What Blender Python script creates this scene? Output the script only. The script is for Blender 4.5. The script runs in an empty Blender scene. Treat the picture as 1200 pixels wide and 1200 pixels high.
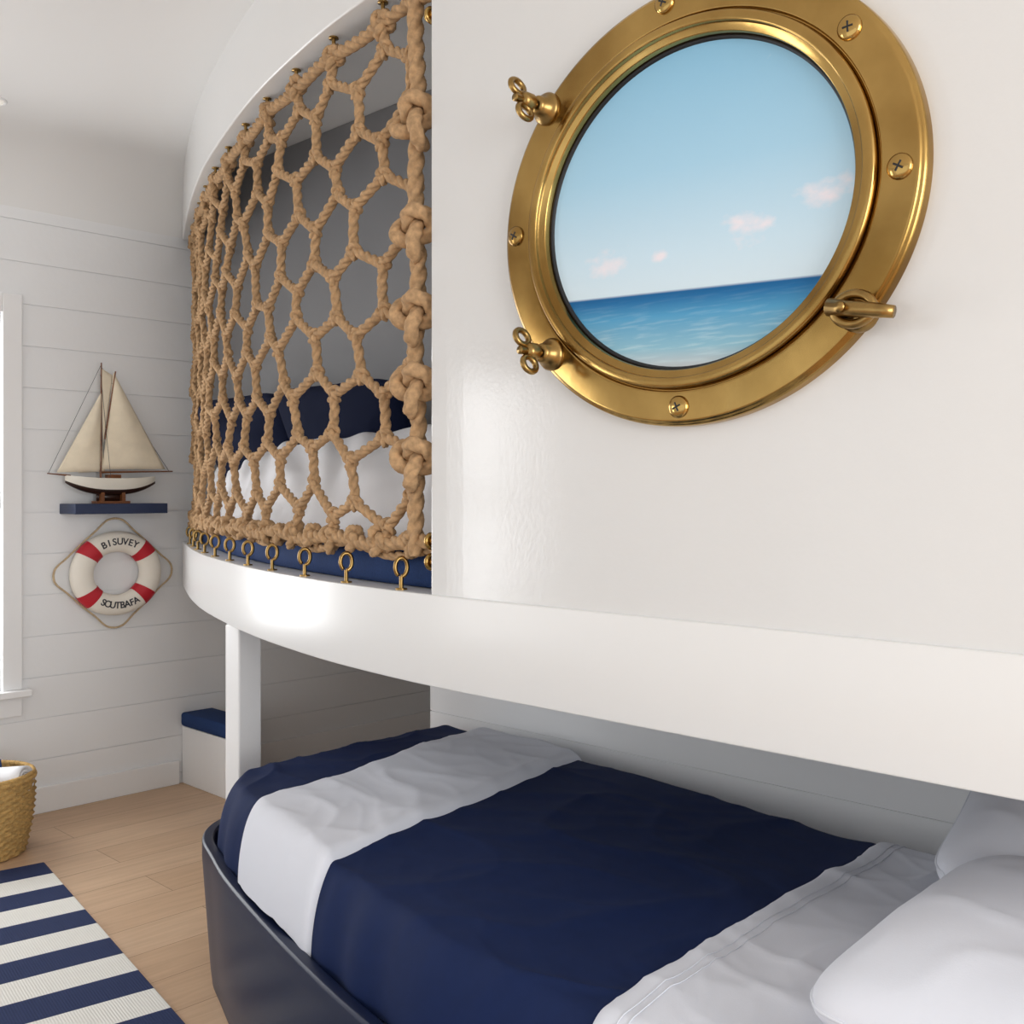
import bpy, math, random
from mathutils import Vector, noise
random.seed(4)
scene=bpy.context.scene
scene.view_settings.view_transform='Standard'
pi=math.pi
def lin(c):
    return tuple(((x/255)/12.92 if x/255<=.04045 else ((x/255+.055)/1.055)**2.4) for x in c)+(1,)
# ---------------- materials
def mat(name,col,rough=.5,metal=0,bump=0,bscale=50,var=0,vscale=8,coat=0,stretch=(1,1,1),sheen=0,detail=4,spec=.5,rvar=0,dist=.01,dcol=None):
    m=bpy.data.materials.new(name); m.use_nodes=True
    nt=m.node_tree; N=nt.nodes; L=nt.links; b=N['Principled BSDF']
    c=lin(col); b.inputs['Base Color'].default_value=c
    b.inputs['Roughness'].default_value=rough; b.inputs['Metallic'].default_value=metal
    b.inputs['Coat Weight'].default_value=coat; b.inputs['Sheen Weight'].default_value=sheen
    b.inputs['Specular IOR Level'].default_value=spec
    tc=N.new('ShaderNodeTexCoord'); mp=N.new('ShaderNodeMapping'); mp.inputs['Scale'].default_value=stretch
    L.new(tc.outputs['Object'],mp.inputs['Vector'])
    nz=N.new('ShaderNodeTexNoise'); nz.inputs['Scale'].default_value=vscale; nz.inputs['Detail'].default_value=detail
    L.new(mp.outputs[0],nz.inputs['Vector'])
    cr=N.new('ShaderNodeValToRGB')
    cr.color_ramp.elements[0].position=.3; cr.color_ramp.elements[1].position=.7
    cr.color_ramp.elements[0].color=lin(dcol) if dcol else tuple(x*(1-var) for x in c[:3])+(1,)
    cr.color_ramp.elements[1].color=tuple(min(1,x*(1+var)) for x in c[:3])+(1,)
    L.new(nz.outputs['Fac'],cr.inputs['Fac']); L.new(cr.outputs[0],b.inputs['Base Color'])
    if rvar:
        mr=N.new('ShaderNodeMapRange'); mr.inputs[1].default_value=.3; mr.inputs[2].default_value=.7
        mr.inputs[3].default_value=rough+rvar; mr.inputs[4].default_value=max(0,rough-rvar)
        L.new(nz.outputs['Fac'],mr.inputs[0]); L.new(mr.outputs[0],b.inputs['Roughness'])
    if bump:
        n2=N.new('ShaderNodeTexNoise'); n2.inputs['Scale'].default_value=bscale; n2.inputs['Detail'].default_value=3
        L.new(mp.outputs[0],n2.inputs['Vector'])
        bp=N.new('ShaderNodeBump'); bp.inputs['Strength'].default_value=bump; bp.inputs['Distance'].default_value=dist
        L.new(n2.outputs['Fac'],bp.inputs['Height']); L.new(bp.outputs[0],b.inputs['Normal'])
    return m
M_wall=mat('shiplap_white_paint',(238,239,240),.45,bump=.05,bscale=30)
M_ceil=mat('ceiling_paint',(236,236,235),.8)
M_gloss=mat('glossy_white_lacquer',(224,224,223),.15,bump=.03,bscale=90)
M_band=mat('satin_white_lacquer',(233,233,232),.28,bump=.02,bscale=60)
M_inner=mat('shade_grey_inner',(150,151,154),.7)  # grey stands in for the shade inside the enclosed bunk
M_trim=mat('trim_white',(241,241,241),.35)
M_navyf=mat('navy_lacquer',(13,25,55),.38,spec=.3)
M_navy=mat('navy_cotton',(18,35,76),.8,var=.05,vscale=30,spec=.2,bump=.1,bscale=500,dist=.002)
M_navyd=mat('navy_pillow_cotton',(12,22,50),.85,spec=.2)
M_navyq=mat('navy_mattress',(34,58,104),.85,bump=.3,bscale=400,var=.15,vscale=200,spec=.25,dist=.003)
M_shelf=mat('navy_shelf_paint',(36,50,82),.45)
M_white=mat('white_cotton',(240,241,245),.85,bump=.1,bscale=300,dist=.002)
M_sheet=mat('pale_grey_cotton',(219,222,231),.8,bump=.1,bscale=320,dist=.002)
M_rope=mat('jute_rope',(184,149,110),.9,bump=.3,bscale=300,var=.25,vscale=70,dist=.002)
M_rope2=mat('thin_rope',(205,180,145),.9,bump=.4,bscale=300,var=.15,vscale=60,dist=.002)
M_brass=mat('aged_brass',(196,162,98),.17,1,bump=.04,bscale=14,var=.06,vscale=3.5,rvar=.09,dcol=(134,102,52),detail=6)
M_brassd=mat('dark_brass',(156,126,76),.28,1,bump=.05,bscale=60,var=.25,vscale=30)
M_black=mat('black_gasket',(22,24,28),.5)
M_red=mat('red_vinyl',(190,28,44),.5)
M_buoy=mat('buoy_cream',(240,234,222),.55,bump=.06,bscale=120)
M_text=mat('text_ink',(60,60,66),.6)
M_sail=mat('sail_canvas',(238,226,202),.85,bump=.1,bscale=300,var=.05,vscale=20)
M_wood=mat('boat_wood',(120,72,38),.4,var=.25,vscale=40,stretch=(1,1,8))
M_dwood=mat('dark_hull',(48,28,22),.3)
M_hull=mat('hull_white',(232,228,216),.35)
M_basket=mat('wicker',(200,162,100),.8,bump=.5,bscale=150,var=.25,vscale=60)
M_chrome=mat('downlight_trim',(240,240,240),.4)
def emit(name,col,s):
    m=bpy.data.materials.new(name); m.use_nodes=True; b=m.node_tree.nodes['Principled BSDF']
    b.inputs['Base Color'].default_value=lin(col); b.inputs['Emission Color'].default_value=lin(col); b.inputs['Emission Strength'].default_value=s
    return m
M_lamp=emit('downlight_glow',(255,250,240),.3)
# floor
def floor_mat():
    m=bpy.data.materials.new('oak_planks'); m.use_nodes=True; nt=m.node_tree; N=nt.nodes; L=nt.links; b=N['Principled BSDF']
    tc=N.new('ShaderNodeTexCoord'); br=N.new('ShaderNodeTexBrick')
    br.inputs['Scale'].default_value=1; br.inputs['Brick Width'].default_value=1.9; br.inputs['Row Height'].default_value=.21
    br.inputs['Mortar Size'].default_value=.0015; br.inputs['Mortar Smooth'].default_value=.2
    br.inputs['Color1'].default_value=lin((214,182,150)); br.inputs['Color2'].default_value=lin((204,170,137)); br.inputs['Mortar'].default_value=lin((150,116,88))
    L.new(tc.outputs['Object'],br.inputs['Vector'])
    mp=N.new('ShaderNodeMapping'); mp.inputs['Scale'].default_value=(1.2,14,1); L.new(tc.outputs['Object'],mp.inputs[0])
    nz=N.new('ShaderNodeTexNoise'); nz.inputs['Scale'].default_value=3; nz.inputs['Detail'].default_value=8; nz.inputs['Distortion'].default_value=.6
    L.new(mp.outputs[0],nz.inputs['Vector'])
    cr=N.new('ShaderNodeValToRGB'); cr.color_ramp.elements[0].color=(.86,.84,.82,1); cr.color_ramp.elements[0].position=.3; cr.color_ramp.elements[1].color=(1,1,1,1); cr.color_ramp.elements[1].position=.65
    L.new(nz.outputs['Fac'],cr.inputs[0])
    mx=N.new('ShaderNodeMixRGB'); mx.blend_type='MULTIPLY'; mx.inputs[0].default_value=1
    L.new(br.outputs['Color'],mx.inputs[1]); L.new(cr.outputs[0],mx.inputs[2]); L.new(mx.outputs[0],b.inputs['Base Color'])
    b.inputs['Roughness'].default_value=.42
    return m
M_floor=floor_mat()
def rug_mat():
    m=bpy.data.materials.new('striped_rug'); m.use_nodes=True; nt=m.node_tree; N=nt.nodes; L=nt.links; b=N['Principled BSDF']
    tc=N.new('ShaderNodeTexCoord'); sx=N.new('ShaderNodeSeparateXYZ'); L.new(tc.outputs['Object'],sx.inputs[0])
    a=N.new('ShaderNodeMath'); a.operation='MULTIPLY'; a.inputs[1].default_value=-1/.29; L.new(sx.outputs['Y'],a.inputs[0])
    f=N.new('ShaderNodeMath'); f.operation='FRACT'; L.new(a.outputs[0],f.inputs[0])
    g=N.new('ShaderNodeMath'); g.operation='GREATER_THAN'; g.inputs[1].default_value=.5; L.new(f.outputs[0],g.inputs[0])
    mx=N.new('ShaderNodeMixRGB'); L.new(g.outputs[0],mx.inputs[0]); mx.inputs[1].default_value=lin((28,44,86)); mx.inputs[2].default_value=lin((232,230,224))
    L.new(mx.outputs[0],b.inputs['Base Color']); b.inputs['Roughness'].default_value=.95
    w=N.new('ShaderNodeTexWave'); w.inputs['Scale'].default_value=40; w.bands_direction='X'; L.new(tc.outputs['Object'],w.inputs['Vector'])
    w.inputs['Distortion'].default_value=1
    bp=N.new('ShaderNodeBump'); bp.inputs['Strength'].default_value=.25; bp.inputs['Distance'].default_value=.003; L.new(w.outputs['Fac'],bp.inputs['Height']); L.new(bp.outputs[0],b.inputs['Normal'])
    return m
M_rug=rug_mat()
def sea_mat():
    m=bpy.data.materials.new('seascape_print'); m.use_nodes=True; nt=m.node_tree; N=nt.nodes; L=nt.links; b=N['Principled BSDF']
    tc=N.new('ShaderNodeTexCoord'); sx=N.new('ShaderNodeSeparateXYZ'); L.new(tc.outputs['Object'],sx.inputs[0])
    def math_(op,a,bv):
        n=N.new('ShaderNodeMath'); n.operation=op
        for i,v in enumerate((a,bv)):
            if isinstance(v,(int,float)): n.inputs[i].default_value=v
            else: L.new(v,n.inputs[i])
        return n.outputs[0]
    t=math_('SUBTRACT',sx.outputs['Z'],math_('MULTIPLY',sx.outputs['Y'],.046))
    mr=N.new('ShaderNodeMapRange'); mr.inputs[1].default_value=-.32; mr.inputs[2].default_value=.32; L.new(t,mr.inputs[0])
    cr=N.new('ShaderNodeValToRGB'); e=cr.color_ramp.elements
    k=lambda v:(v+.32)/.64
    stops=[(-.32,(196,186,180)),(-.29,(176,190,196)),(-.262,(134,180,198)),(-.20,(78,148,188)),(-.168,(30,102,154)),(-.157,(24,90,142)),(-.153,(202,219,228)),(-.08,(192,215,228)),(.08,(160,199,221)),(.32,(130,181,210))]
    e[0].position=0; e[0].color=lin(stops[0][1]); e[1].position=1; e[1].color=lin(stops[-1][1])
    for p,c in stops[1:-1]:
        q=e.new(k(p)); q.color=lin(c)
    L.new(mr.outputs[0],cr.inputs[0])
    mp=N.new('ShaderNodeMapping'); mp.inputs['Scale'].default_value=(1,14,24); L.new(tc.outputs['Object'],mp.inputs[0])
    nz=N.new('ShaderNodeTexNoise'); nz.inputs['Scale'].default_value=1.5; nz.inputs['Detail'].default_value=7; L.new(mp.outputs[0],nz.inputs['Vector'])
    ms=N.new('ShaderNodeMapping'); ms.inputs['Scale'].default_value=(0,1,2.2); L.new(tc.outputs['Object'],ms.inputs[0])
    tot=None
    for (y,z,r) in ((.19,-.078,.10),(-.128,-.060,.10),(-.29,-.030,.10),(.06,-.085,.04)):
        vm=N.new('ShaderNodeVectorMath'); vm.operation='DISTANCE'; L.new(ms.outputs[0],vm.inputs[0]); vm.inputs[1].default_value=(0,y,z*2.2)
        r_=N.new('ShaderNodeMapRange'); r_.inputs[1].default_value=0; r_.inputs[2].default_value=r; r_.inputs[3].default_value=.55; r_.inputs[4].default_value=0; L.new(vm.outputs['Value'],r_.inputs[0])
        tot=r_.outputs[0] if tot is None else math_('MAXIMUM',tot,r_.outputs[0])
    c=math_('MULTIPLY',math_('SUBTRACT',math_('ADD',tot,nz.outputs['Fac']),.72),2.2)
    n=N.new('ShaderNodeClamp'); L.new(c,n.inputs[0]); n.inputs[2].default_value=.75; f=n.outputs[0]
    mx=N.new('ShaderNodeMixRGB'); L.new(f,mx.inputs[0]); L.new(cr.outputs[0],mx.inputs[1]); mx.inputs[2].default_value=lin((234,222,226))
    mp2=N.new('ShaderNodeMapping'); mp2.inputs['Scale'].default_value=(1,10,120); L.new(tc.outputs['Object'],mp2.inputs[0])
    n3=N.new('ShaderNodeTexNoise'); n3.inputs['Scale'].default_value=1.2; n3.inputs['Detail'].default_value=5; L.new(mp2.outputs[0],n3.inputs['Vector'])
    c3=N.new('ShaderNodeValToRGB'); c3.color_ramp.elements[0].position=.5; c3.color_ramp.elements[1].position=.75; L.new(n3.outputs['Fac'],c3.inputs[0])
    sm=N.new('ShaderNodeMapRange'); sm.inputs[1].default_value=-.16; sm.inputs[2].default_value=-.24; sm.inputs[3].default_value=0; sm.inputs[4].default_value=.4; L.new(t,sm.inputs[0])
    f2=math_('MULTIPLY',c3.outputs[0],sm.outputs[0])
    m2=N.new('ShaderNodeMixRGB'); L.new(f2,m2.inputs[0]); L.new(mx.outputs[0],m2.inputs[1]); m2.inputs[2].default_value=lin((200,220,225))
    L.new(m2.outputs[0],b.inputs['Base Color']); b.inputs['Roughness'].default_value=.35; b.inputs['Specular IOR Level'].default_value=.2
    L.new(m2.outputs[0],b.inputs['Emission Color']); b.inputs['Emission Strength'].default_value=.15  # faint glow added so the flat print looks well lit
    return m
M_sea=sea_mat()
# ---------------- helpers
class MB:
    def __init__(s): s.v=[]; s.f=[]
    def add(s,vs,fs):
        o=len(s.v); s.v+= [tuple(v) for v in vs]; s.f+=[tuple(i+o for i in f) for f in fs]
    def box(s,x0,x1,y0,y1,z0,z1):
        s.add([(x0,y0,z0),(x1,y0,z0),(x1,y1,z0),(x0,y1,z0),(x0,y0,z1),(x1,y0,z1),(x1,y1,z1),(x0,y1,z1)],
              [(0,3,2,1),(4,5,6,7),(0,1,5,4),(1,2,6,5),(2,3,7,6),(3,0,4,7)])
    def sweep(s,pts,r,n=12,closed=False,lobes=0,pitch=.05,depth=.22,caps=True,flat=None):
        pts=[Vector(p) for p in pts]; m=len(pts)
        T=[]
        for i in range(m):
            if closed: t=pts[(i+1)%m]-pts[i-1]
            else: t=pts[min(i+1,m-1)]-pts[max(i-1,0)]
            T.append(t.normalized())
        up=Vector((0,0,1)) if abs(T[0].z)<.9 else Vector((1,0,0))
        u=T[0].cross(up).normalized(); L=0; vs=[]
        for i in range(m):
            if i>0:
                u=(u-T[i]*u.dot(T[i])).normalized(); L+=(pts[i]-pts[i-1]).length
            w=T[i].cross(u)
            rr=r(i/(m-1)) if callable(r) else r
            tw=2*pi*L/pitch if lobes else 0
            for k in range(n):
                a=2*pi*k/n+tw
                q=rr
                if lobes: q=rr*(1-depth+depth*1.15*abs(math.cos(lobes/2*(a-tw))))
                vs.append(pts[i]+(u*math.cos(a)+w*math.sin(a))*q)
        fs=[]
        for i in range(m if closed else m-1):
            j=(i+1)%m
            for k in range(n):
                k2=(k+1)%n; fs.append((i*n+k,i*n+k2,j*n+k2,j*n+k))
        if not closed and caps:
            fs.append(tuple(range(n))[::-1]); fs.append(tuple((m-1)*n+k for k in range(n)))
        s.add(vs,fs)
    def cyl(s,p0,p1,r,n=20,r1=None):
        p0=Vector(p0);p1=Vector(p1); r1=r if r1 is None else r1
        s.sweep([p0,p0.lerp(p1,.001),p0.lerp(p1,.999),p1],lambda t:r if t<.5 else r1,n=n)
    def torus(s,c,ax,R,r,n=24,m=10,ang=2*pi,e1=None,sc=(1,1)):
        c=Vector(c);ax=Vector(ax).normalized()
        a=Vector(e1).normalized() if e1 else ax.cross(Vector((0,0,1)) if abs(ax.z)<.9 else Vector((1,0,0))).normalized()
        b=ax.cross(a)
        cl=ang>6.28
        K=n if cl else n+1
        s.sweep([c+(a*math.cos(ang*i/n)*sc[0]+b*math.sin(ang*i/n)*sc[1])*R for i in range(K)],r,n=m,closed=cl)
    def lathe(s,prof,c,ax,e1,n=64,sc=(1,1)):
        c=Vector(c);ax=Vector(ax).normalized();a=Vector(e1).normalized();b=ax.cross(a)
        m=len(prof); vs=[]
        for r,h in prof:
            for k in range(n):
                t=2*pi*k/n; vs.append(c+ax*h+(a*math.cos(t)*sc[0]+b*math.sin(t)*sc[1])*r)
        fs=[(i*n+k,i*n+(k+1)%n,(i+1)*n+(k+1)%n,(i+1)*n+k) for i in range(m-1) for k in range(n)]
        s.add(vs,fs)
    def grid(s,fn,nu,nv):
        vs=[fn(i/nu,j/nv) for i in range(nu+1) for j in range(nv+1)]
        s.add(vs,[(i*(nv+1)+j,(i+1)*(nv+1)+j,(i+1)*(nv+1)+j+1,i*(nv+1)+j+1) for i in range(nu) for j in range(nv)])
    def obj(s,name,m,parent=None,smooth=True,bevel=0,solid=0,sub=0,origin=None):
        me=bpy.data.meshes.new(name)
        vs=s.v
        if origin: vs=[tuple(Vector(v)-Vector(origin)) for v in vs]
        me.from_pydata(vs,[],s.f); me.update()
        import bmesh
        bm=bmesh.new(); bm.from_mesh(me); bmesh.ops.recalc_face_normals(bm,faces=bm.faces); bm.to_mesh(me); bm.free()
        for p in me.polygons: p.use_smooth=smooth
        me.materials.append(m)
        o=bpy.data.objects.new(name,me); bpy.context.collection.objects.link(o)
        if origin: o.location=origin
        if parent: o.parent=parent
        if solid:
            q=o.modifiers.new('s','SOLIDIFY'); q.thickness=solid; q.offset=0
        if bevel:
            q=o.modifiers.new('b','BEVEL'); q.width=bevel; q.segments=3; q.limit_method='ANGLE'; q.angle_limit=.6
        if sub:
            q=o.modifiers.new('u','SUBSURF'); q.levels=sub; q.render_levels=sub
        return o
def empty(name,loc=(0,0,0)):
    e=bpy.data.objects.new(name,None); bpy.context.collection.objects.link(e); return e
def catmull(P,n=12):
    out=[]
    P=[Vector(p) for p in P]; Q=[2*P[0]-P[1]]+P+[2*P[-1]-P[-2]]
    for i in range(1,len(Q)-2):
        a,b,c,d=Q[i-1:i+3]
        for k in range(n):
            t=k/n
            out.append(.5*((2*b)+(c-a)*t+(2*a-5*b+4*c-d)*t*t+(3*b-a-3*c+d)*t**3))
    out.append(P[-1]); return out
def interp(tab,x):
    if x<=tab[0][0]: return tab[0][1]
    for (a,b),(c,d) in zip(tab,tab[1:]):
        if x<=c:
            t=(x-a)/(c-a); return b+(d-b)*t
    return tab[-1][1]
# ---------------- constants
H=1.45; YB=4.87; CEIL=3.02; XR=2.70; XN=4.40
ZB0,ZB1=.993,1.21; ZH=2.72
P0=[(1.65,-1.6),(1.65,-.5),(1.65,.8),(1.65,1.5),(1.657,1.9),(1.70,2.3),(1.765,2.63),(1.84,2.93),(1.94,3.25),(2.10,3.70),(2.27,4.1),(2.45,4.48),(2.64,4.865)]
raw=catmull([(x,y,0) for x,y in P0],30)
cum=[0]
for a,b in zip(raw,raw[1:]): cum.append(cum[-1]+(b-a).length)
def PS(s):
    s=max(0,min(cum[-1],s))
    lo,hi=0,len(cum)-1
    while hi-lo>1:
        m=(lo+hi)//2
        if cum[m]<=s: lo=m
        else: hi=m
    t=(s-cum[lo])/(cum[hi]-cum[lo]); p=raw[lo].lerp(raw[hi],t)
    i0=max(0,lo-4); i1=min(len(raw)-1,hi+4)
    T=(raw[i1]-raw[i0]).normalized()
    return p,T,Vector((T.y,-T.x,0))
def s_of_y(y):
    lo,hi=0,cum[-1]
    for _ in range(40):
        m=(lo+hi)/2
        if PS(m)[0].y<y: lo=m
        else: hi=m
    return lo
def off(s,d,z=0):
    p,T,N=PS(s); q=p+N*d; return Vector((q.x,q.y,z))
# ---------------- room shell
mb=MB(); mb.box(-2.6,4.5,-3.2,4.98,-.08,0); mb.obj('floor',M_floor,smooth=False)
mb=MB()
prof=[(-3.2,CEIL),(0,CEIL),(4.54,CEIL)]+[(4.54+.34*math.sin(a),2.68+.34*math.cos(a)) for a in [pi/2*i/14 for i in range(1,15)]]
mb.add([(x,y,z) for y,z in prof for x in (-2.6,4.5)],[(2*i,2*i+1,2*i+3,2*i+2) for i in range(len(prof)-1)])
mb.add([(-2.6,-3.2,3.12),(4.5,-3.2,3.12),(4.5,4.98,3.12),(-2.6,4.98,3.12)],[(0,1,2,3)])
mb.obj('ceiling',M_ceil)
wins=[(.83,1.772,.575,2.25),(-1.95,-.95,.575,2.25)]
def plank_rows(mb,a0,a1,z0,z1,phase,pitch,mk,holes=()):
    k=math.floor((z0-phase)/pitch)
    z=phase+k*pitch
    while z<z1:
        lo=max(z0,z+.0022); hi=min(z1,z+pitch-.0022)
        if hi-lo>.005:
            cuts=sorted(set([lo,hi]+[q for h in holes for q in (h[2],h[3]) if lo<q<hi]))
            for c0,c1 in zip(cuts,cuts[1:]):
                segs=[(a0,a1)]
                for h in holes:
                    if (c0+c1)/2>h[2] and (c0+c1)/2<h[3]:
                        ns=[]
                        for s0,s1 in segs:
                            if h[0]>s0 and h[1]<s1: ns+=[(s0,h[0]),(h[1],s1)]
                            else: ns.append((s0,s1))
                        segs=ns
                for s0,s1 in segs: mk(s0,s1,c0,c1)
        z+=pitch
mb=MB()
plank_rows(mb,-2.6,XN+.1,0,2.70,.055,.187,lambda a,b,c,d:mb.box(a,b,YB,YB+.02,c,d),wins)
def backing(a,b,c,d): mb.box(a,b,YB+.006,YB+.11,c,d)
plank_rows(mb,-2.6,XN+.1,-.01,2.73,-.03,3.0,backing,wins)
mb.obj('wall_back',M_wall,smooth=False)
mb=MB()
plank_rows(mb,-1.6,3.06,0,ZB0,.052,.187,lambda a,b,c,d:mb.box(XR,XR+.02,a,b,c,d))
mb.box(XR+.006,XR+.08,-1.6,3.058,0,ZB0)
mb.box(XR+.02,XN,2.98,3.06,0,ZB0)
mb.obj('wall_alcove',M_wall,smooth=False)
mb=MB()
plank_rows(mb,3.06,YB,0,ZB0,.055,.187,lambda a,b,c,d:mb.box(XN,XN+.02,a,b,c,d)); mb.box(XN+.006,XN+.1,-3.2,YB+.1,0,CEIL)
mb.obj('wall_right',M_wall,smooth=False)
mb=MB(); mb.box(-2.7,-2.6,-3.2,-1.0,0,CEIL); mb.box(-2.7,-2.6,3.6,4.98,0,CEIL); mb.box(-2.7,-2.6,-1.0,3.6,2.6,CEIL); mb.box(-2.7,-2.6,-1,3.6,0,.4)
mb.obj('wall_left',M_wall,smooth=False)
mb=MB(); mb.box(-2.6,2.62,YB-.018,YB,0,.118); mb.box(2.9,XN,YB-.018,YB,0,.118); mb.obj('baseboard_back',M_trim,smooth=False,bevel=.004)
for wi,(a,b,c,d) in enumerate(wins):
    e=empty('window_%d'%(wi+1))
    mb=MB(); w=.085
    mb.box(a-w,a,YB-.022,YB+.0,c,d+w); mb.box(b,b+w,YB-.022,YB,c,d+w); mb.box(a,b,YB-.022,YB,d,d+w)
    mb.box(a-w-.03,b+w+.03,YB-.06,YB+.02,c-.03,c); mb.box(a-w,b+w,YB-.02,YB,c-.12,c-.03)
    mb.obj('casing',M_trim,e,smooth=False,bevel=.004)
    mb=MB(); y0,y1=YB+.05,YB+.085; t=.03; mid=(c+d)/2
    for z0,z1 in ((c,mid),(mid,d)):
        mb.box(a,a+t,y0,y1,z0,z1); mb.box(b-t,b,y0,y1,z0,z1); mb.box(a+t,b-t,y0,y1,z0,z0+t); mb.box(a+t,b-t,y0,y1,z1-t,z1)
    mb.obj('sash',M_trim,e,smooth=False,bevel=.003)
e=empty('recessed_downlight')
mb=MB(); mb.torus((1.575,4.42,CEIL-.002),(0,0,1),.05,.006); mb.obj('ring',M_chrome,e)
mb=MB(); mb.cyl((1.575,4.42,CEIL-.004),(1.575,4.42,CEIL+.002),.045); mb.obj('lens',M_lamp,e)
# ---------------- bunk structure
bunk=empty('bunk_bed')
ss=[cum[-1]*i/160 for i in range(161)]
mb=MB()
ol=[off(s,0) for s in ss]+[Vector((XN,YB-.005,0)),Vector((XN,2.99,0)),Vector((XR+.1,2.99,0)),Vector((XR+.1,-1.6,0))]
n=len(ol)
mb.add([(p.x,p.y,ZB0) for p in ol]+[(p.x,p.y,ZB1) for p in ol],[tuple(range(n))[::-1],tuple(range(n,2*n))]+[(i,(i+1)%n,n+(i+1)%n,n+i) for i in range(n)])
mb.obj('platform',M_band,bunk,smooth=False,bevel=.004)
for p in bpy.data.objects['platform'].data.polygons:
    if abs(p.normal.z)<.5 and p.area<.1: p.use_smooth=True
def strip(s0,s1,d0,d1,z0,z1,name,m,n=120,par=None,bevel=.004):
    mb=MB(); S=[s0+(s1-s0)*i/n for i in range(n+1)]
    vs=[]
    for s in S:
        a=off(s,d0);b=off(s,d1)
        vs+=[(a.x,a.y,z0),(b.x,b.y,z0),(b.x,b.y,z1),(a.x,a.y,z1)]
    fs=[(4*i+k,4*i+(k+1)%4,4*i+4+(k+1)%4,4*i+4+k) for i in range(n) for k in range(4)]+[(3,2,1,0),tuple(4*n+k for k in range(4))]
    mb.add(vs,fs); o=mb.obj(name,m,par,smooth=False,bevel=bevel)
    return o
SW=s_of_y(1.884)
strip(0,SW,.008,.07,ZB1-.01,CEIL-.002,'front_panel',M_gloss,60,bunk)
o=strip(SW,cum[-1],0,.10,ZH,CEIL+.01,'header',M_band,140,bunk,bevel=.006)
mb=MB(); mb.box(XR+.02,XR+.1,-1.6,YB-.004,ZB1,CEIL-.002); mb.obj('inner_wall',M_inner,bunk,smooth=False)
mb=MB(); mb.box(1.947,2.037,3.198,3.288,0,ZB0); mb.obj('support_post',M_trim,bunk,smooth=False,bevel=.006)
# upper mattress
mb=MB(); S=[s_of_y(.9)+(s_of_y(4.72)-s_of_y(.9))*i/100 for i in range(101)]
def ringm(z,ins): return [off(s,.085+ins,z) for s in S]+[Vector((XR-.02-ins,4.72,z)),Vector((XR-.02-ins,.9,z))]
lay=[(ZB1+.002,.012),(ZB1+.012,0),(ZB1+.085,0),(ZB1+.10,.012),(ZB1+.105,.03)]
n=len(S)+2; vs=[];fs=[]
for z,i in lay: vs+=[tuple(p) for p in ringm(z,i)]
for l in range(len(lay)-1):
    for k in range(n): fs.append((l*n+k,l*n+(k+1)%n,(l+1)*n+(k+1)%n,(l+1)*n+k))
fs.append(tuple((len(lay)-1)*n+k for k in range(n))); mb.add(vs,fs); mb.obj('upper_mattress',M_navyq,bunk)
# upper duvet : long soft diagonal folds
def upd(u,v):
    s=s_of_y(1.0)+(s_of_y(4.62)-s_of_y(1.0))*v
    p,T,N=PS(s)
    q=p+N*.105; xr=XR-.04
    x=q.x+(xr-q.x)*u; y=q.y+N.y*.1*u
    t=min(1,u/.7); f=(1-(1-t)**2.0)
    e=min(1,(1-v)/.06); f*=math.sqrt(max(0,1-(1-e)**2))
    wv=.8*noise.noise(Vector((v*6,u*1.2,0)))
    ph=v*11-u*3.6+wv
    am=.6+.6*abs(noise.noise(Vector((v*8,u*1.5,7))))
    fold=(.5+.5*math.cos(2*pi*ph))*am
    g=min(1,u*4)
    z=ZB1+.085+.375*f+.022*fold*g*(1 if t<1 else .5)+.008*noise.noise(Vector((v*14,u*3,3)))*g
    x+=-.035*fold*(1-t)*g; y+=-.012*fold*(1-t)*g
    return (x,y,z)
mb=MB(); mb.grid(upd,80,420); mb.obj('upper_duvet',M_white,bunk)
def pillow(name,m,loc,rot,W,D,T,seed=0,par=None,n=56,pinch=.05,wa=1):
    mb=MB()
    def f(sgn):
        def g(a,b):
            u=2*a-1; v=2*b-1
            u=math.sin(u*pi/2); v=math.sin(v*pi/2)
            h=max(0,(1-abs(u)**2.6)*(1-abs(v)**2.6))**.5
            x=W/2*u*(1-pinch*(1-v*v)); y=D/2*v*(1-pinch*(1-u*u))
            cr=(abs(u)*abs(v))**6*.035; x-=math.copysign(cr,u); y-=math.copysign(cr,v)
            r=1-abs(noise.noise(Vector((x*5+y*2+seed,y*5-x*3,sgn*3))))*2
            w=noise.noise(Vector((x*5+seed,y*5,sgn)))*.018+.009*max(0,r)**3
            return (x,y,sgn*(T/2*h)+w*h*sgn*wa)
        return g
    mb.grid(f(1),n,n); mb.grid(f(-1),n,n)
    ed=[]
    for i in range(200):
        t=i/200*4; k=int(t); q=math.sin((2*(t-k)-1)*pi/2)
        u,v=[(q,-1),(1,q),(-q,1),(-1,-q)][k]
        cr=(abs(u)*abs(v))**6*.035
        ed.append((W/2*u*(1-pinch*(1-v*v))-math.copysign(cr,u),D/2*v*(1-pinch*(1-u*u))-math.copysign(cr,v),0))
    mb.sweep(ed,.003,n=6,closed=True)
    o=mb.obj(name,m,par); o.location=loc; o.rotation_euler=rot
    return o
pillow('cushion_1',M_navyd,(2.48,3.28,1.66),(0,math.radians(66),0),.46,.78,.17,1,bunk,wa=.4)
pillow('cushion_2',M_navyd,(2.49,3.97,1.655),(0,math.radians(66),math.radians(-3)),.46,.74,.17,2,bunk,wa=.4)
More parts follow.
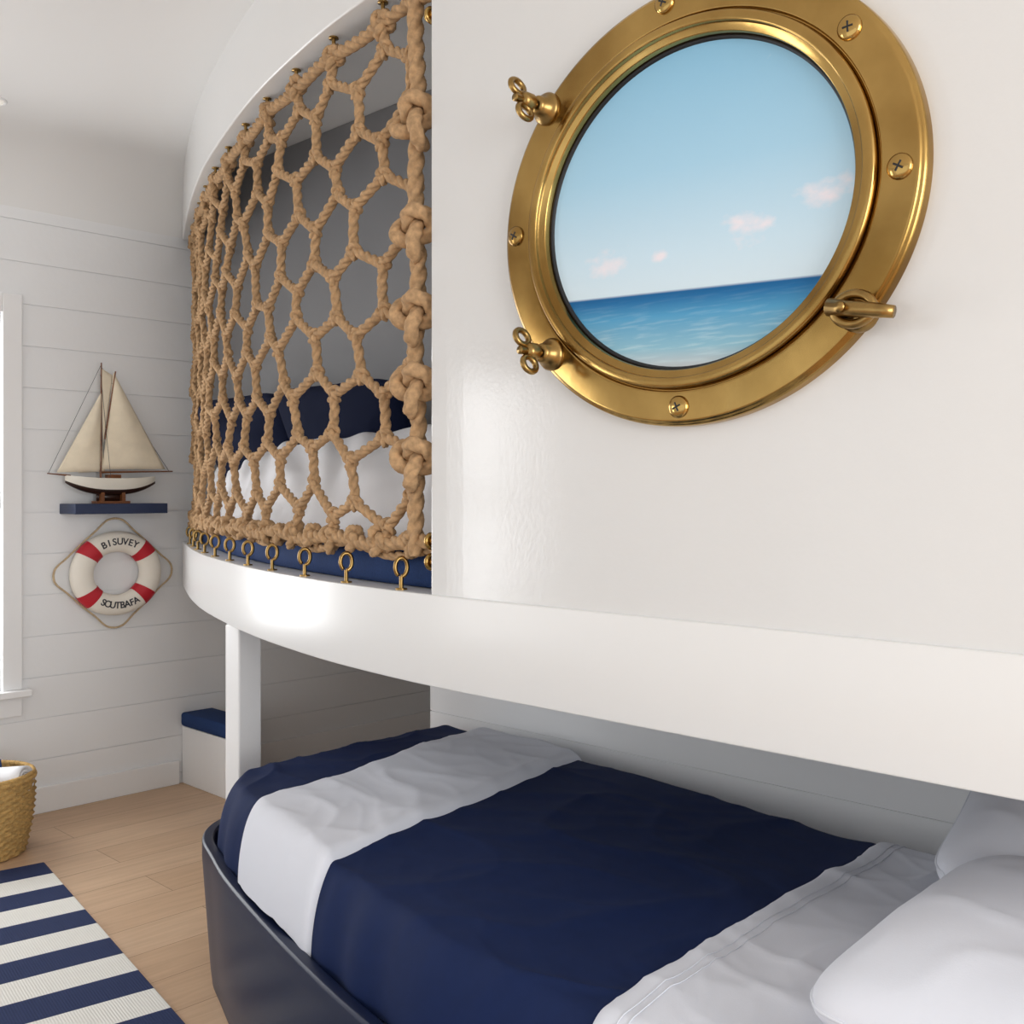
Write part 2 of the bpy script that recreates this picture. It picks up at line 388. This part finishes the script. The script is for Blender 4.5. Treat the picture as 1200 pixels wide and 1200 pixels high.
# ---------------- cargo net
net=empty('cargo_net')
DN=.045
s0=SW+.125; s1=s_of_y(4.70)
w=.137; nc=int(round((s1-s0)/w)); w=(s1-s0)/nc
zt,zb=2.665,1.325; rows=8; hh=.163; amp=.031; zr0=1.425
node={}
for j in range(rows):
    for i in range(nc+1):
        sg=1 if (i+j)%2==0 else -1
        js=random.uniform(-.014,.014)+.02*noise.noise(Vector((i*.5,j*.6,2))) if 0<i<nc else 0
        jz=random.uniform(-.009,.009)+.03*noise.noise(Vector((i*.35,j*.4,12)))-.02*(1-j/(rows-1))*math.sin(i*.9)
        node[i,j]=(s0+i*w+js, zr0+j*hh+sg*amp*random.uniform(.8,1.25)+jz, DN+random.uniform(-.008,.008))
def NP(t): return off(t[0],t[2],t[1])
rp=MB(); kn=MB()
def seg(mb,a,b,r,bow=0):
    L=max(6,int(((Vector(NP(a))-Vector(NP(b))).length)/.0065))
    pts=[]
    for k in range(L+1):
        t=k/L; s=a[0]+(b[0]-a[0])*t; z=a[1]+(b[1]-a[1])*t; d=a[2]+(b[2]-a[2])*t
        pts.append(off(s+bow*math.sin(pi*t),d,z))
    mb.sweep(pts,r,n=18,lobes=3,pitch=.10,depth=.36)
def knot(mb,s,z,d,k,r,el=1,rot=0,m=44,n=12,lobes=3,pitch=.07):
    p=off(s,d,z); _,T,N=PS(s); Z=Vector((0,0,1))
    c,sn=math.cos(rot),math.sin(rot); A=T*c+Z*sn; B=Z*c-T*sn
    pts=[]
    for i in range(m):
        t=2*pi*i/m
        pts.append(p+A*(math.sin(t)+2*math.sin(2*t))*k+B*(math.cos(t)-2*math.cos(2*t))*k*el-N*math.sin(3*t)*k*1.3)
    mb.sweep(pts,r,n=n,closed=True,lobes=lobes,pitch=pitch,depth=.25)
R=.0142
for j in range(rows):
    for i in range(nc+1):
        a=node[i,j]
        if i<nc: seg(rp,a,node[i+1,j],R)
        if (i+j)%2==0:
            if j<rows-1: seg(rp,a,node[i,j+1],R,random.uniform(-.007,.007))
            else: seg(rp,a,(s0+i*w,zt,DN),R)
        elif j==0: seg(rp,a,(s0+i*w+random.uniform(-.02,.02),zb,DN),R)
        knot(kn,a[0],a[1],a[2],.0066,.0088,1.1,random.uniform(0,3))
for i in range(nc+1):
    if (i+rows-1)%2==0: knot(kn,s0+i*w,zt,DN,.0105,.013,1.1,random.uniform(0,3))
    knot(kn,s0+i*w+.01,zb,DN,.0115 if i%2 else .009,.0135,1.1,random.uniform(0,3))
def along(z,r,wob=.012,ph=0,d=0):
    M=int((s1-s0+.09)/.0065)
    pts=[off(s0-.09+(s1-s0+.10)*k/M,DN+d,z+wob*math.sin(k*.09+ph)) for k in range(M+1)]
    rp.sweep(pts,r,n=18,lobes=3,pitch=.12,depth=.36)
along(zt,.0175,.006); along(zb,.019,.008,1); along(zb-.022,.012,.014,2,.012)
rp.sweep([off(s0-.03+.006*math.sin(k*.1),DN-.008,zb-.03+(zt-zb+.08)*k/220) for k in range(221)],.021,n=18,lobes=3,pitch=.14,depth=.36)
for z in (2.36,2.09,1.885,1.71,1.53):
    knot(kn,s0-.035,z,DN-.02,.0185,.0195,1.1,random.uniform(-.5,.5),m=90,n=15,lobes=3,pitch=.12)
rp.obj('net_ropes',M_rope,net); kn.obj('net_knots',M_rope,net)
hk=MB()
for i in range(nc+1):
    s=s0+i*w
    if (i+rows-1)%2==0:
        p=off(s,DN,zt); q=off(s,DN,ZH)
        hk.cyl(q,q-Vector((0,0,.004)),.014); hk.cyl(q,q-Vector((0,0,.03)),.0055,12)
        hk.torus(p+Vector((0,0,.012)),PS(s)[2],.021,.005)
    if i%2==0:
        q=off(s+.02,DN-.02,ZB1); hk.cyl(q,q+Vector((0,0,.004)),.015); hk.cyl(q,q+Vector((0,0,.034)),.0055,12)
        T_,N_=PS(s)[1],PS(s)[2]; cpt=q+Vector((0,0,.056))
        e=(N_*.93-T_*.3).normalized()
        hk.sweep([cpt+(e*math.sin(a)*.75-Vector((0,0,1))*math.cos(a)*1.1)*.021 for a in [2*pi*.92*k/22 for k in range(23)]],.0055,n=9)
hk.obj('hooks',M_brassd,net)
hk=MB()
for z in (1.285,1.335,2.60,2.66):
    q=off(SW+.005,.03,z); _,T,N=PS(SW)
    hk.cyl(q-T*.004,q+T*.035,.012,16); hk.torus(q+T*.02,T,.016,.006)
hk.obj('wall_eyes',M_brass,net)
# ---------------- porthole
port=empty('porthole')
C=Vector((1.658,1.143,1.988)); AX=(-1,0,0); E1=(0,1,0); SC=(1,.895)
prof=[(.461,0),(.461,.018),(.4605,.0205),(.4585,.0235),(.455,.0255),(.4535,.026),(.452,.0285),(.450,.0295),(.447,.030),(.394,.030),(.3895,.030),(.3885,.0295),(.388,.027),(.388,.021),(.3875,.020),(.3835,.020),(.383,.021),(.3825,.036),(.3805,.0395),(.378,.041),(.364,.041),(.3615,.040),(.360,.038),(.3595,.031),(.3585,.030),(.3455,.029),(.344,.028),(.343,.026),(.342,.016),(.341,.0)]
mb=MB(); mb.lathe(prof,C,AX,E1,180,SC); mb.obj('brass_ring',M_brass,port)
mb=MB(); mb.lathe([(.3415,.0),(.3415,.014),(.337,.013),(.334,.008)],C,AX,E1,128,SC); mb.obj('gasket',M_black,port)
mb=MB(); vs=[(0,0,0)]+[(0,.342*math.cos(2*pi*k/96),.342*.895*math.sin(2*pi*k/96)) for k in range(96)]
mb.add(vs,[(0,k+1,(k+1)%96+1) for k in range(96)]); o=mb.obj('sea_picture',M_sea,port); o.location=C+Vector((-.008,0,0))
sc=MB(); sd=MB()
for y,z in ((.036,.387),(-.335,.226),(-.42,-.02),(.004,-.377),(.425,.0125)):
    p=C+Vector((-.0295,y,z)); sc.lathe([(.0215,0),(.021,.004),(.017,.007),(.008,.0085),(.0001,.009)],p,AX,E1,24)
    a=random.uniform(0,3)
    for q in (a,a+pi/2):
        d=Vector((0,math.cos(q),math.sin(q)))*.009; sd.cyl(p+Vector((-.0085,0,0))-d,p+Vector((-.0085,0,0))+d,.0018,8)
sc.obj('screws',M_brass,port); sd.obj('screw_slots',M_black,port)
dg=MB()
for (y,z,ang,kind) in ((.335,.262,2.4,0),(.322,-.250,3.6,0),(-.350,-.242,-.75,1)):
    p=C+Vector((-.022,y,z)); X=Vector((-1,0,0)); rad=Vector((0,y,z)).normalized()
    dg.lathe([(.034,0),(.034,.012),(.030,.018),(.022,.022),(.020,.040),(.016,.046),(.0001,.046)],p,AX,E1,28)
    if kind==0:
        dg.cyl(p+X*.03,p+X*.105,.0085,14)
        q=p+X*.075
        dg.lathe([(.018,-.016),(.018,.004),(.012,.012),(.0001,.012)],q,AX,E1,20)
        for sg in (1,-1):
            d=Vector((0,.35,.94))*sg
            dg.torus(q+d*.030+X*.012,d.cross(X),.018,.0065,sc=(1,.9))
    else:
        q=p+X*.05; d=Vector((0,-.93,-.18)).normalized()
        dg.torus(q+d*.012,X,.030,.008,sc=(1.1,.8))
        dg.sweep([q-d*.03,q+d*.02+X*.006,q+d*.06+X*.012,q+d*.085+X*.010],lambda t:.015-.005*t,n=14)
        dg.cyl(p+X*.03,p+X*.075,.009,14)
dg.obj('clamp_dogs',M_brassd,port)
# ---------------- lower bed
bed=empty('platform_bed')
front=catmull([(1.22,.05,0),(1.22,.7,0),(1.225,1.25,0),(1.26,1.62,0),(1.345,2.02,0),(1.46,2.45,0),(1.54,2.68,0),(1.605,2.84,0),(1.70,2.945,0),(1.84,3.0,0)],10)
ol=front+[Vector((2.69,3.02,0)),Vector((2.69,.05,0))]
def inset(ol,d):
    n=len(ol); out=[]
    for i in range(n):
        a=ol[i-1];b=ol[i];c=ol[(i+1)%n]
        e1=(b-a).normalized(); e2=(c-b).normalized(); n1=Vector((e1.y,-e1.x,0)); n2=Vector((e2.y,-e2.x,0))
        m=(n1+n2).normalized(); k=max(.5,m.dot(n1)); out.append(b+m*d/k)
    return out
mb=MB(); lay=[(0,.030),(.05,.024),(.38,.0),(.424,.0),(.430,.006),(.430,.030),(.424,.036),(.30,.04)]
n=len(ol); vs=[];fs=[]
for z,d in lay:
    vs+=[(p.x,p.y,z) for p in inset(ol,d)]
for l in range(len(lay)-1):
    for k in range(n): fs.append((l*n+k,l*n+(k+1)%n,(l+1)*n+(k+1)%n,(l+1)*n+k))
fs.append(tuple((len(lay)-1)*n+k for k in range(n))); fs.append(tuple(range(n)))
mb.add(vs,fs); mb.obj('bed_frame',M_navyf,bed,smooth=False,bevel=.002)
for p in bpy.data.objects['bed_frame'].data.polygons:
    if p.area<.3: p.use_smooth=True
XFp=catmull([(0,1.265,0),(1.25,1.27,0),(1.62,1.31,0),(2.02,1.395,0),(2.40,1.49,0),(2.60,1.55,0),(2.70,1.588,0),(2.78,1.635,0),(2.84,1.70,0),(2.88,1.80,0)],14)
XF=[(p.x,p.y) for p in XFp]
YE=2.90
def edgeh(d,R,dr):
    if d>=R: return 0
    q=1-max(0,d)/R; return dr*(1-math.sqrt(max(0,1-q*q)))
def ridge(v): return max(0,1-abs(noise.noise(v))*3.2)**2
def wr(x,y,seed=0):
    wx=x+.12*noise.noise(Vector((x*2,y*2,seed+9))); wy=y+.12*noise.noise(Vector((x*2,y*2,seed+19)))
    return (.009*noise.noise(Vector((x*2.0+seed,y*2.0,1)))+.0055*ridge(Vector((wx*1.5+wy*2.6,wy*1.2-wx*3.0,seed)))
      +.0032*ridge(Vector((wx*5+wy*2,wy*2.2-wx*1.5,seed+5)))+.0015*ridge(Vector((wx*9-wy*4,wy*3.5,seed+15)))+.001*noise.noise(Vector((x*14,y*14,seed+3))))
def XE(y): return 2.45+ .19*min(1,max(0,(y-.8)/1.6))
def bz(x,y):
    dx=x-interp(XF,y); dy=YE-y; dr_=XE(y)-x
    return .605-edgeh(dx,.075,.20)-edgeh(dy,.07,.17)-edgeh(dr_,.08,.10)
def un(u): return .5-.5*math.cos(pi*u)
def duv(y0,y1,lift,seed,skew=0,edge=0,out=0,amp=1):
    def f(u,v):
        uu=un(u)
        yy=y0+(y1-y0)*(un(v) if y1==YE else v)
        xf=interp(XF,min(yy,2.88))
        x=xf+(XE(yy)-xf)*uu
        y=yy+skew*(x-1.35)/1.3
        xf=interp(XF,min(y,2.88)); x=xf+(XE(y)-xf)*uu
        z=bz(x,y)+wr(x,y,seed)*amp
        side=max(0,1-(x-xf)/.09)
        x+=-.012*side*(1+math.sin(y*23+2*math.sin(y*7)))*(.5)
        if edge:
            e=min(v,1-v)/edge
            k=math.sqrt(max(0,1-(1-min(1,e))**2)); z+=lift*k-.004*(1-k); x-=out*k*max(0,1-uu*6)
        else: z+=lift
        z=max(z,.385)
        return (x,y,z)
    return f
mb=MB(); mb.grid(duv(.12,YE,0,0,amp=1.15),170,400); mb.obj('navy_duvet',M_navy,bed)
mb=MB(); mo=[Vector((interp(XF,y)+.02,y,0)) for y in [.12+2.74*i/80 for i in range(81)]]+[Vector((2.64,2.87,0)),Vector((2.64,.12,0))]
n=len(mo); mb.add([(p.x,p.y,.301) for p in mo]+[(p.x,p.y,.47) for p in mo],[tuple(range(n)),tuple(range(n,2*n))]+[(i,(i+1)%n,n+(i+1)%n,n+i) for i in range(n)])
mb.obj('mattress',M_white,bed,smooth=False)
mb=MB(); mb.grid(duv(1.95,2.43,.028,0,skew=.26,edge=.09,out=.02,amp=1.2),150,80); mb.obj('throw_blanket',M_sheet,bed)
mb=MB(); mb.grid(duv(.12,1.09,.020,8,skew=.06,edge=.04,out=.02,amp=1.5),150,120); mb.obj('folded_sheet',M_sheet,bed)
mb=MB()
for dy in (.055,.072):
    f=duv(.12,1.09,.0212,8,skew=.06,edge=.04,out=.02,amp=1.5)
    vv=1-dy/.97
    pts=[Vector(f(k/150,vv)) for k in range(6,150)]
    mb.sweep(pts,.0011,n=5)
mb.obj('sheet_hem',M_sheet,bed)
pillow('pillow_1',M_sheet,(1.775,.52,.69),(math.radians(5),0,math.radians(2)),.80,.56,.22,7,bed,wa=.9)
pillow('pillow_2',M_sheet,(2.33,.68,.70),(math.radians(14),math.radians(-8),math.radians(10)),.56,.46,.19,9,bed,wa=.8)
# ---------------- storage bench
bench=empty('storage_bench')
mb=MB(); mb.box(2.64,2.80,4.42,YB-.003,0,.285); mb.obj('base',M_trim,bench,smooth=False,bevel=.004)
mb=MB(); mb.box(2.63,2.81,4.41,YB-.004,.287,.355); mb.obj('seat_cushion',M_navyq,bench,smooth=True,bevel=.015)
# ---------------- shelf + sailboat
mb=MB(); mb.box(2.03,2.475,YB-.17,YB,1.355,1.402); mb.obj('wall_shelf',M_shelf,smooth=False,bevel=.002)
boat=empty('model_sailboat'); BX,BY,BZ=2.185,4.785,1.402
mb=MB(); mk=MB()
x0,x1=-.165,.270
def hullf(part):
    def f(u,v):
        x=x0+(x1-x0)*u; t=2*u-1
        hw=.042*(1-abs(t)**2.6)**.8 if abs(t)<1 else 0
        top=.118+.012*t*t; bot=.040+.055*abs(t)**2.5
        if part==0: a=pi*(.0+.24*v)       
        else: a=pi*.24+(pi*.26)*v
        y=hw*math.cos(a)**.7 if math.cos(a)>0 else 0
        z=top-(top-bot)*math.sin(a)
        return x,y,z
    return f
for part,M in ((0,mb),(1,mk)):
    for sg in (1,-1):
        M.grid(lambda u,v:(BX+hullf(part)(u,v)[0],BY+sg*hullf(part)(u,v)[1],BZ+hullf(part)(u,v)[2]),40,8)
mb.obj('hull_top',M_hull,boat); 
mk.box(BX-.02,BX+.12,BY-.003,BY+.003,BZ+.012,BZ+.05); mk.obj('hull_bottom',M_dwood,boat)
mb=MB()
mb.grid(lambda u,v:(BX+x0+(x1-x0)*u,BY+(2*v-1)*.042*max(0,1-abs(2*u-1)**2.6)**.8,BZ+.116+.012*(2*u-1)**2),40,6)
mb.cyl((BX,BY,BZ+.11),(BX+.004,BY,BZ+.655),.0055,10,.003)
mb.cyl((BX+.02,BY,BZ+.30),(BX+.07,BY-.004,BZ+.62),.0035,8)
mb.cyl((BX,BY-.004,BZ+.145),(BX+.355,BY-.01,BZ+.155),.0045,8,.003)
mb.cyl((BX-.14,BY,BZ+.128),(BX-.245,BY,BZ+.137),.004,8,.0025)
mb.box(BX+.03,BX+.09,BY-.02,BY+.02,BZ+.118,BZ+.135)
mb.box(BX-.03,BX+.13,BY-.03,BY+.03,BZ,BZ+.012)
for q in (0,.1): mb.box(BX+q-.008,BX+q+.008,BY-.025,BY+.025,BZ+.01,BZ+.055)
mb.obj('spars',M_wood,boat,smooth=False)
mb=MB()
def sail(p,q,r,b,nu=16):
    p,q,r=Vector(p),Vector(q),Vector(r)
    def f(u,v):
        a=q.lerp(r,v); x=p.lerp(a,u); k=math.sin(pi*v)*math.sin(pi*min(1,u*.9))
        return Vector((BX+x.x,BY+x.y-b*k,BZ+x.z))
    return f
mb.grid(sail((.062,0,.615),(.008,0,.16),(.315,-.012,.165),.03),16,16)
mb.grid(sail((.004,0,.52),(-.205,-.004,.142),(-.01,-.012,.15),.022),16,16)
mb.grid(sail((.002,0,.63),(.058,0,.60),(.012,0,.28),.004),8,8)
mb.grid(sail((-.002,.01,.40),(-.10,.012,.142),(.02,.0,.15),.015),8,8)
mb.obj('sails',M_sail,boat,solid=.0015)
mb=MB()
for a,b in (((0,0,.64),(-.24,0,.137)),((0,0,.64),(.34,0,.158)),((0,0,.6),(.03,.04,.12)),((0,0,.6),(.03,-.04,.12))):
    mb.cyl(Vector(a)+Vector((BX,BY,BZ)),Vector(b)+Vector((BX,BY,BZ)),.001,6)
mb.obj('rigging',M_text,boat)
# ---------------- life ring
ring=empty('life_ring'); LC=Vector((2.278,YB-.05,1.072)); RM,rm=.150,.049; SX=1.12
def ringpt(t,R): return LC+Vector((R*SX*math.cos(t),0,R*math.sin(t)))
def band(mb,t0,t1,r,n=24,closed=False,fl=.75):
    vs=[];m=18
    K=n if closed else n+1
    for i in range(K):
        t=t0+(t1-t0)*i/n
        for k in range(m):
            a=2*pi*k/m; p=ringpt(t,RM+r*math.cos(a)); p.y-=r*fl*math.sin(a); vs.append(p)
    fs=[(i*m+k,i*m+(k+1)%m,((i+1)%K)*m+(k+1)%m,((i+1)%K)*m+k) for i in range(n) for k in range(m)]
    mb.add(vs,fs)
mb=MB(); band(mb,0,2*pi,rm,96,True); mb.obj('ring_body',M_buoy,ring)
mb=MB()
for t in (.72,pi-.72,pi+.72,2*pi-.72): band(mb,t-.17,t+.17,rm+.0025,10)
mb.obj('red_bands',M_red,ring)
mb=MB()
ctl=[]
for q in range(4):
    a=q*pi/2
    for da,r in ((-.785,.203),(-.40,.217),(-.12,.254),(.12,.254),(.40,.217)):
        ctl.append((a+da,r))
cl=[ringpt(t,r) for t,r in ctl]; n=len(cl); pts=[]
for i in range(n):
    a,b,c,d=cl[i-1],cl[i],cl[(i+1)%n],cl[(i+2)%n]
    for k in range(12):
        t=k/12; q=.5*((2*b)+(c-a)*t+(2*a-5*b+4*c-d)*t*t+(3*b-a-3*c+d)*t**3); q.y=YB-.035; pts.append(q)
mb.sweep(pts,.0055,n=9,closed=True,lobes=3,pitch=.02); mb.obj('grab_rope',M_rope2,ring)
def letters(txt,tc,span,top):
    n=len(txt)
    for i,ch in enumerate(txt):
        f=(i-(n-1)/2)/(n-1)
        t=tc-f*span if top else tc+f*span
        cu=bpy.data.curves.new('letter','FONT'); cu.body=ch; cu.size=.044; cu.align_x='CENTER'; cu.align_y='CENTER'; cu.extrude=.001; cu.offset=.0008
        o=bpy.data.objects.new('letter_%s%d'%('a' if top else 'b',i),cu); bpy.context.collection.objects.link(o)
        cu.materials.append(M_text); o.parent=ring
        p=ringpt(t,RM); p.y-=rm*.75+.001; o.location=p
        rot=(t-pi/2) if top else (t+pi/2)
        o.rotation_euler=(pi/2,-rot,0)
letters('BISUVEY',pi/2,.95,True); letters('SOUTBAFA',1.5*pi,1.0,False)
# ---------------- rug
mb=MB()
RW,RL=2.0,3.6
mb.grid(lambda u,v:(-RW*u,-RL*v,.012),20,20)
mb.grid(lambda u,v:(-RW*u,-RL*v,.001),1,1)
for a,b in (((0,0),(-RW,0)),((-RW,0),(-RW,-RL)),((-RW,-RL),(0,-RL)),((0,-RL),(0,0))):
    mb.sweep([Vector((a[0],a[1],.0065)).lerp(Vector((b[0],b[1],.0065)),k/30) for k in range(31)],.006,n=8)
o=mb.obj('striped_rug',M_rug); o.location=(1.675,4.17,.001); o.rotation_euler=(0,0,math.radians(-9))
# ---------------- basket
bk=empty('wicker_basket'); BC=Vector((1.54,4.495,0))
mb=MB(); rows_=24; nn=144; Hb=.300
vs=[]
for r in range(rows_*2+1):
    t=r/(rows_*2); rad=.18+.035*math.sin(t*1.9)
    for k in range(nn):
        a=2*pi*k/nn; row=r//2
        q=rad+.006*math.sin(a*18+pi*row)*(1)+(.003 if r%2 else -.003)
        vs.append(BC+Vector((q*math.cos(a),q*math.sin(a),.004+Hb*t)))
mb.add(vs,[(i*nn+k,i*nn+(k+1)%nn,(i+1)*nn+(k+1)%nn,(i+1)*nn+k) for i in range(rows_*2) for k in range(nn)])
mb.cyl(BC+Vector((0,0,.002)),BC+Vector((0,0,.012)),.172,48)
for R_,z in ((.214,Hb+.004),(.209,Hb+.016)):
    mb.sweep([BC+Vector((R_*math.cos(2*pi*k/200),R_*math.sin(2*pi*k/200),z)) for k in range(200)],.011,n=10,closed=True,lobes=3,pitch=.04)
mb.obj('woven_body',M_basket,bk)
def roll(name,m,c,d,L):
    mb=MB(); c=Vector(c); d=Vector(d).normalized(); a=d.cross(Vector((0,0,1))).normalized(); b=d.cross(a)
    K=90
    def f(u,v):
        t=u*2*pi*3.2; r=.012+.048*u
        return c+d*(v-.5)*L+a*r*math.cos(t)+b*r*math.sin(t)
    mb.grid(f,K,6); mb.obj(name,m,bk,solid=.011)
roll('towel_1',M_white,BC+Vector((.07,-.05,.285)),(.6,-.8,.1),.24)
roll('towel_2',M_navyq,BC+Vector((-.02,.07,.285)),(.9,-.3,.1),.28)
roll('towel_3',M_white,BC+Vector((-.08,-.05,.27)),(.5,-.8,.15),.24)
mb=MB(); mb.cyl(BC+Vector((0,0,.16)),BC+Vector((0,0,.24)),.185,40); mb.obj('blanket',M_white,bk,bevel=.02)
# ---------------- lights
wd=bpy.data.worlds.new('world'); scene.world=wd; wd.use_nodes=True
bg=wd.node_tree.nodes['Background']; bg.inputs[0].default_value=(.94,.97,1,1); bg.inputs[1].default_value=.88
def area(name,loc,tgt,sx,sy,p,col=(1,1,1)):
    l=bpy.data.lights.new(name,'AREA'); l.shape='RECTANGLE'; l.size=sx; l.size_y=sy; l.energy=p; l.color=col
    o=bpy.data.objects.new(name,l); bpy.context.collection.objects.link(o); o.location=loc
    o.rotation_euler=(Vector(tgt)-Vector(loc)).to_track_quat('-Z','Y').to_euler()
area('daylight_window_back_1',(1.29,YB+.25,1.45),(1.29,0,1.2),.9,1.6,28,(.98,.99,1))
area('daylight_window_back_2',(-1.45,YB+.25,1.45),(-1.0,0,1.2),1.0,1.6,30,(.98,.99,1))
area('added_fill_left',(-2.75,1.3,1.5),(2,1.8,1.2),4.4,2.1,12,(1,.99,.97))  # soft light added beyond the unseen left wall, no window there
area('added_fill_rear',(.1,-3.3,1.7),(1.0,4.8,1.5),2.4,2.3,120,(1,.995,.985))  # invented rear light, put in to brighten the back wall
# ---------------- camera
cam=bpy.data.cameras.new('camera'); co=bpy.data.objects.new('camera',cam); bpy.context.collection.objects.link(co)
co.location=(0,0,H); co.rotation_euler=(pi/2,0,-math.atan2(.717,.696)); cam.sensor_width=36; cam.lens=37.08; cam.shift_y=-.0183; cam.clip_start=.05
scene.camera=co
